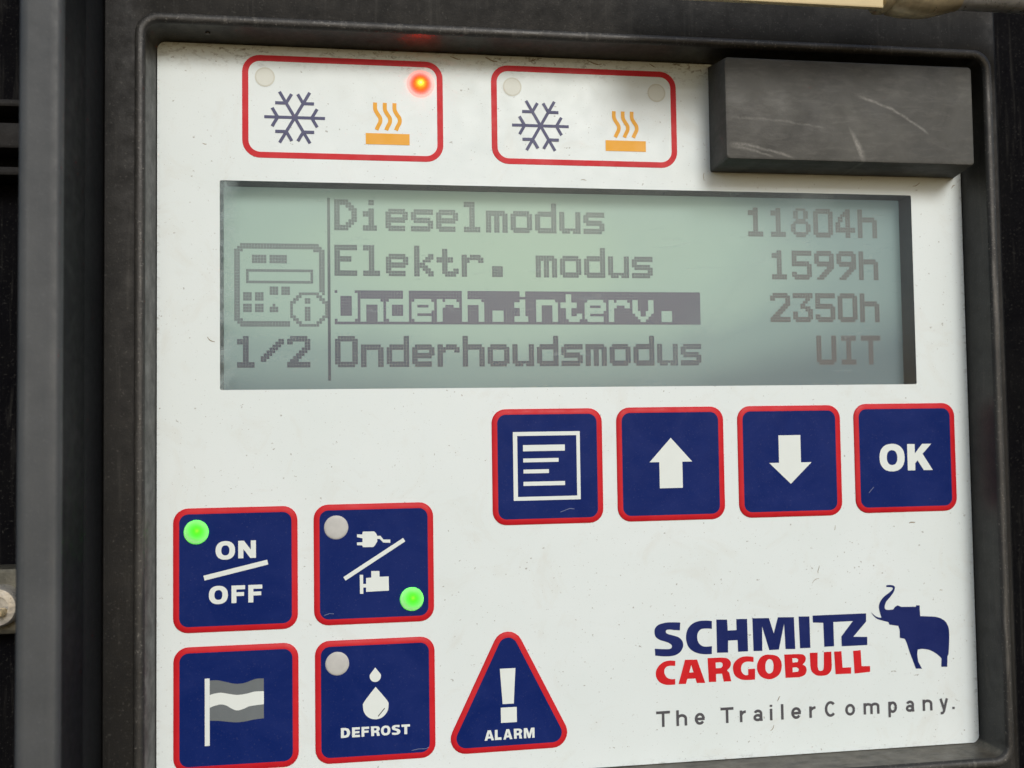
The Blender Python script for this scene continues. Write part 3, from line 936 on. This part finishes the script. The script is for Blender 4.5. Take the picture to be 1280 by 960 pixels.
# hairline scratches where keys have been scraped
for kb_, pts in (('blue DEFROST', [(6.4, -57.1), (7.6, -56.9), (8.9, -56.95), (9.4, -56.7)]), ('blue power', [(-8.6, -33.0), (-7.6, -32.7), (-6.9, -32.8)]),
                 ('blue menu', [(33.6, -16.2), (35.3, -15.6), (36.2, -15.7)]), ('blue button lettered', [(93.4, -14.2), (94.4, -13.1)])):
    key = [o for o in panel.children if o.get('label', '').startswith(kb_)][0]
    b = Bag()
    for i_ in range(len(pts) - 1):
        b.stroke(pts[i_], pts[i_ + 1], 0.09, HS + 0.002 * i_)
    b.make('scratch', M['scratch'], key)


# ---- the two compartment indicator fields
def snowflake(cu, cv, R, h):
    b = Bag()
    w = R * 0.105
    z = h
    for i in range(3):
        a = math.radians(60 * i)
        d = Vector((math.cos(a), math.sin(a)))
        b.stroke(Vector((cu, cv)) - d * R, Vector((cu, cv)) + d * R, w, z)
        z += 0.006
    for i in range(6):
        a = math.radians(60 * i)
        d = Vector((math.cos(a), math.sin(a)))
        n = Vector((cu, cv)) + d * R * 0.56
        for s in (-1, 1):
            t = a + s * math.radians(60)
            b.stroke(n, n + Vector((math.cos(t), math.sin(t))) * R * 0.36, w, z)
            z += 0.004
    return b


def heat(u0, v0, u1, v1, wu, wv, sc, h):
    b = Bag()
    b.add([(u0, v0, h), (u1, v0, h), (u1, v1, h), (u0, v1, h)], [(0, 1, 2, 3)])
    base = [(0, 0), (0.0, -1.2), (0.38, -2.0), (0.86, -2.75), (0.88, -3.5), (0.52, -4.25), (0.2, -4.95)]
    for i in range(3):
        ox, oy = wu + i * 1.73 * sc, wv
        pts = [Vector((ox + p[0] * sc, oy + p[1] * sc)) for p in base]
        # resample
        fine = []
        for j in range(len(pts) - 1):
            P0 = pts[max(j - 1, 0)]; P1 = pts[j]; P2 = pts[j + 1]; P3 = pts[min(j + 2, len(pts) - 1)]
            for kk in range(4):
                t = kk / 4
                fine.append(0.5 * ((2 * P1) + (P2 - P0) * t + (2 * P0 - 5 * P1 + 4 * P2 - P3) * t * t + (3 * P1 - P0 - 3 * P2 + P3) * t ** 3))
        fine.append(pts[-1])
        vv = []
        for j, p in enumerate(fine):
            d = (fine[min(j + 1, len(fine) - 1)] - fine[max(j - 1, 0)]).normalized()
            nn = Vector((-d.y, d.x)) * 0.36 * sc
            vv += [(p.x + nn.x, p.y + nn.y, h), (p.x - nn.x, p.y - nn.y, h)]
        b.add(vv, [(2 * j, 2 * j + 1, 2 * j + 3, 2 * j + 2)[::-1] for j in range(len(fine) - 1)])
    return b


def field(u0, v0, u1, v1, label, snow, R, ht, leds, lit):
    f = lambda d, h, r: rrect(u0 + d, v0 + d, u1 - d, v1 - d, r, h, 8)
    o = Bag().add(*loft([f(0, 0.0, 3.1), f(0.02, 0.06, 3.1), f(1.06, 0.06, 2.1), f(1.08, 0.0, 2.05)])).make('indicator_border', M['red'], panel, label=label)
    snowflake(snow[0], snow[1], R, 0.04).make('snowflake_symbol', M['snow_ink'], o)
    ht.make('heating_symbol', M['orange'], o)
    for i, (cu, cv) in enumerate(leds):
        if i == lit:
            L = [disc(cu, cv, rr_, hh_) for rr_, hh_ in ((2.5, 0.035), (2.1, 0.08), (1.6, 0.16), (1.2, 0.34), (0.85, 0.56), (0.5, 0.72), (0.2, 0.77))]
            mesh_obj('red_light', *loft(L, True), M['lens_red'], o, smooth=80, label='glowing red indicator light')
            glow('red_glow', cu, cv, 0.42, (1.0, 0.10, 0.012), 0.0018, o, 0.12)
            bead = Bag()
            bead.add(*loft([disc(cu, cv, 0.2, 0.80, 12), disc(cu, cv, 0.2, 0.9, 12), disc(cu, cv, .1, 0.96, 12)], True, True))
            bead.make('light_tip', M['red_bead'], o, smooth=60)
        else:
            lb = Bag()
            lb.poly([[(p[0], p[1]) for p in disc(cu, cv, 1.5, 0)]], 0.05)
            lb.make('indicator_lens', M['lens_faint'], o)
            Bag().add(*loft([disc(cu, cv, 1.74, 0.05), disc(cu, cv, 1.48, 0.055)])).make('lens_ring', M['lens_ring'], o)
    return o


field(-22.27, 47.35, 13.12, 65.75, 'red outlined indicator field with its red light on', (-13.2, 54.7), 5.28, heat(-0.78, 50.3, 7.04, 52.32, 0.94, 57.9, 1.0, 0.05),
      [(-18.34, 61.81), (9.11, 61.6)], 1)
field(21.95, 47.35, 57.03, 65.65, 'red outlined indicator field with both lights off', (31.05, 54.6), 5.3, heat(43.26, 50.3, 50.98, 52.3, 44.95, 57.8, 0.99, 0.05),
      [(25.88, 61.69), (53.22, 61.54)], -1)

# ---- logo
b = Bag()
for kx in ('S', 'C', 'H', 'M', 'I', 'TZ'):
    b.poly([smooth_loop(SH[kx])], 0.05)
b.make('logo_lettering', M['logo_blue'], panel, label='blue lettering SCHMITZ')
b = Bag()
for ks in (('c',), ('a', 'a0'), ('r', 'r0'), ('g',), ('o', 'o0'), ('b', 'b0', 'b1'), ('u',), ('l',), ('l2',)):
    b.poly([smooth_loop(SH[x]) for x in ks], 0.05)
b.make('logo_lettering', M['logo_red'], panel, label='red lettering CARGOBULL')
b = Bag()
b.poly([smooth_loop(SH['eleph'], 3)], 0.05)
b.make('logo_elephant', M['logo_blue'], panel, label='blue elephant emblem with its trunk raised')

# tagline, set letter by letter in the built-in typeface
TAG = [('T', 50.68, 53.51), ('h', 54.47, 56.74), ('e', 57.98, 60.13), ('T', 62.93, 65.65), ('r', 66.57, 68.02), ('a', 69.24, 71.27), ('i', 72.52, 73.13), ('l', 74.72, 75.31),
       ('e', 76.66, 78.82), ('r', 80.16, 81.68), ('C', 83.3, 85.78), ('o', 87.35, 89.55), ('m', 91.02, 94.45), ('p', 96.02, 98.02), ('a', 99.57, 101.53), ('n', 103.02, 105.25), ('y', 106.47, 108.51), ('.', 109.18, 109.75)]


def ribbon(b, pts, w, h):
    vv = []
    for j, p in enumerate(pts):
        d = (Vector(pts[min(j + 1, len(pts) - 1)]) - Vector(pts[max(j - 1, 0)])).normalized()
        vv += [(p[0] + d.y * w / 2, p[1] - d.x * w / 2, h), (p[0] - d.y * w / 2, p[1] + d.x * w / 2, h)]
    b.add(vv, [(2 * j, 2 * j + 2, 2 * j + 3, 2 * j + 1) for j in range(len(pts) - 1)])


def arc(cx, cy, rx, ry, a0, a1, n=12):
    return [(cx + rx * math.cos(math.radians(a0 + (a1 - a0) * i / n)), cy + ry * math.sin(math.radians(a0 + (a1 - a0) * i / n))) for i in range(n + 1)]


def sans(b, ch, x0, x1, y, h):
    """plain grotesque letters drawn with an even pen"""
    cap, xh, w = 2.85, 2.12, 0.50
    s = w / 2
    z = [h]

    def R(p):
        ribbon(b, p, w, z[0]); z[0] += 0.004
    m = (x0 + x1) / 2
    if ch == 'T':
        R([(x0, y + cap - s), (x1, y + cap - s)]); R([(m, y), (m, y + cap - s)])
    elif ch in 'hn':
        R([(x0 + s, y), (x0 + s, y + (cap if ch == 'h' else xh))])
        R(arc(m, y + xh - 0.85, m - x0 - s, 0.85 - s, 180, 0) + [(x1 - s, y + .6), (x1 - s, y)])
    elif ch == 'm':
        R([(x0 + s, y), (x0 + s, y + xh)])
        q = (x1 - x0 - w) / 2
        for k in (0, 1):
            c = x0 + s + q * (k + .5)
            R(arc(c, y + xh - 0.7, q / 2, 0.7 - s, 180, 0) + [(c + q / 2, y + .6), (c + q / 2, y)])
    elif ch == 'r':
        R([(x0 + s + .05, y), (x0 + s + .05, y + xh)]); R(arc(x1, y + xh - 1.0, x1 - x0 - .3, 1.0 - s, 175, 90))
    elif ch in 'op':
        R(arc(m, y + xh / 2, (x1 - x0) / 2 - s, xh / 2 - s + .03, 0, 360, 24))
        if ch == 'p':
            R([(x0 + s, y - .8), (x0 + s, y + xh)])
    elif ch == 'e':
        R(arc(m, y + xh / 2, (x1 - x0) / 2 - s, xh / 2 - s + .03, 2, 325, 22)); R([(x0 + s, y + xh / 2 - .02), (x1 - .05, y + xh / 2 - .02)])
    elif ch == 'a':
        R(arc(m, y + xh - .75, (x1 - x0) / 2 - s - .05, .75 - s, 160, 0) + [(x1 - s - .05, y + .6), (x1 - s + .02, y)])
        R(arc(m - .05, y + .65, (x1 - x0) / 2 - s - .05, .65 - s + .03, 0, 360, 18))
    elif ch in 'il':
        R([(m, y), (m, y + (xh if ch == 'i' else cap))])
        if ch == 'i':
            R([(m, y + cap - .4), (m, y + cap)])
    elif ch == 'C':
        R(arc(m, y + cap / 2, (x1 - x0) / 2 - s, cap / 2 - s + .04, 42, 318, 22))
    elif ch == 'y':
        R([(x0 + s, y + xh), (m + .02, y + .1)]); R([(x1 - s, y + xh), (m - .05, y - .35), (m - .3, y - .62), (x0 + .2, y - .62)])
    elif ch == '.':
        R([(m, y), (m, y + .44)])


b = Bag()
for ch, x0, x1 in TAG:
    sans(b, ch, x0 + .12, x1 - .1, -55.75, 0.05)
b.make('tagline_lettering', M['text_ink'], panel, label='grey lettering The TrailerCompany.')
# ---------------------------------------------------------------- black cover block in the upper right corner
cover = empty('port_cover', 'scuffed black rubber cover block fixed over the upper right corner of the white panel', 'cover', (63.4, 46.75, 0.1))
BH = 8.6
fk = (171.93 - BH) / 171.93


def blk(d, h, r=0.4, t=0.0):
    e = h / BH
    u0 = 63.4 + (66.72 * fk - 63.4) * e
    u1 = 113.3 + (117.7 * fk - 113.3) * e
    v0 = 46.75 + (49.5 * fk - 46.75) * e
    v1 = 67.0 + (69.0 * fk - 67.0) * e
    return rrect(u0 + d, v0 + d, u1 - d, v1 - d, r, h, 5)


Bag().add(*loft([blk(0, .1), blk(0, BH - .25, .7), blk(.1, BH - .07, .7), blk(.28, BH, .6)], True)).make('block', M['block'], cover, smooth=35)

# ---------------------------------------------------------------- grey post on the left
post = empty('door_post', 'blurred grey rubber door post standing upright left of the black frame', 'post', (-47.2, -100, -15.8))
prof = [(-50.3, -15.8), (-50.3, 24.5), (-50.15, 26.2), (-49.5, 27.0), (-48.6, 27.1), (-45.9, 26.7), (-45.0, 26.9), (-44.45, 26.6), (-44.25, 26.0), (-44.2, 25.5)]
b = Bag()
vv = []
NV = 8
for j in range(NV + 1):
    v = -100 + 220 * j / NV
    for (u, h) in prof:
        vv.append((u, v, h))
n = len(prof)
b.add(vv, [(j * n + i, j * n + i + 1, (j + 1) * n + i + 1, (j + 1) * n + i)[::-1] for j in range(NV) for i in range(n - 1)])
b.make('post_body', M['post'], post, smooth=45)
b = Bag()
sp_ = [(-44.6, 25.6), (-44.15, 25.45), (-43.98, 24.6), (-43.96, 16.0), (-44.2, 15.6), (-43.98, 15.2), (-43.95, 7.2), (-43.93, -15.8)]
n = len(sp_)
b.add([(u, -100 + 220 * j / NV, h) for j in range(NV + 1) for (u, h) in sp_], [(j * n + i, j * n + i + 1, (j + 1) * n + i + 1, (j + 1) * n + i)[::-1] for j in range(NV) for i in range(n - 1)])
b.make('post_side', M['post_dark'], post, smooth=45)  # side wall of the post, coloured darker than its front

# ---------------------------------------------------------------- dark louvre and bolt in the gap behind the post
HB = -9.0
kb = (171.93 - HB) / 171.93
vent = empty('vent_grille', 'dark ribbed vent grille glimpsed in the gap at the upper left corner', 'grille', (-66, 40, -15.8))
for (y0, y1) in ((56.8, 58.2), (49.4, 54.0), (44.6, 46.2)):
    Bag().box(-74, y0 * kb * .97, -15.5, -60.6, y1 * kb * .97, HB - (0 if y0 < 60 else 3), 0.5).make('slat', M['slat'], vent, smooth=40)

bolt = empty('clamp_bolt', 'small shiny metal bolt in a tarnished clamp plate at the lower left edge', 'bolt', (-64, -32, -15.8))
Bag().box(-72, -36.2, -15.5, -61.2, -24.4, HB - 1.5, 0.8).make('clamp_plate', M['plate'], bolt, smooth=40)
bc = (-65.0, -30.8)
Bag().add(*loft([disc(*bc, 3.6, HB - 1.6), disc(*bc, 3.6, HB + 0.8), disc(*bc, 3.2, HB + 1.4), disc(*bc, 2.0, HB + 1.5), disc(*bc, 1.7, HB + 0.4)], True)).make('bolt_head', M['steel'], bolt, smooth=40)
Bag().add(*loft([disc(-63.9, -31.6, 0.75, HB + 1.2), disc(-63.9, -31.6, 0.75, HB + 2.6), disc(-63.9, -31.6, 0.4, HB + 3.0)], True)).make('bolt_pin', M['brass'], bolt, smooth=40)

# ---------------------------------------------------------------- metal rod with a yellowed flat strip across the top
HT = 24.0
kt = (171.93 - HT) / 171.93
rod = empty('hinge_bar', 'yellowish strip and silvery rod of a hinge bar across the top right edge', 'bar', (80, 77 * kt, HT))


def tube(stations, cv, ch, n=20, flat=1.0):
    L = []
    for (u, r) in stations:
        L.append([(u, cv + r * math.cos(2 * PI * i / n), ch + r * flat * math.sin(2 * PI * i / n)) for i in range(n)])
    return loft(L, True, True)


vb = 80.1 * kt
Bag().box(49, vb, HT - 0.9, 99.6 * kt, vb + 9.0, HT, 0.3).make('flat_strip', M['cream'], rod, smooth=40)
Bag().add(*tube([(99.7 * kt, 3.6), (100.2 * kt, 4.0), (101.5 * kt, 3.9), (102.3 * kt, 3.6), (103.0 * kt, 4.05), (105.5 * kt, 4.35), (109.5 * kt, 4.35), (111.5 * kt, 4.1), (116.5 * kt, 2.9), (117.0 * kt, 2.85)], vb + 4.2, HT - 2.5)).make('knuckle', M['brass'], rod, smooth=35)
Bag().add(*tube([(117.1 * kt, 2.7), (160 * kt, 2.7)], vb + 4.3, HT - 2.5)).make('rod', M['steel'], rod, smooth=35)
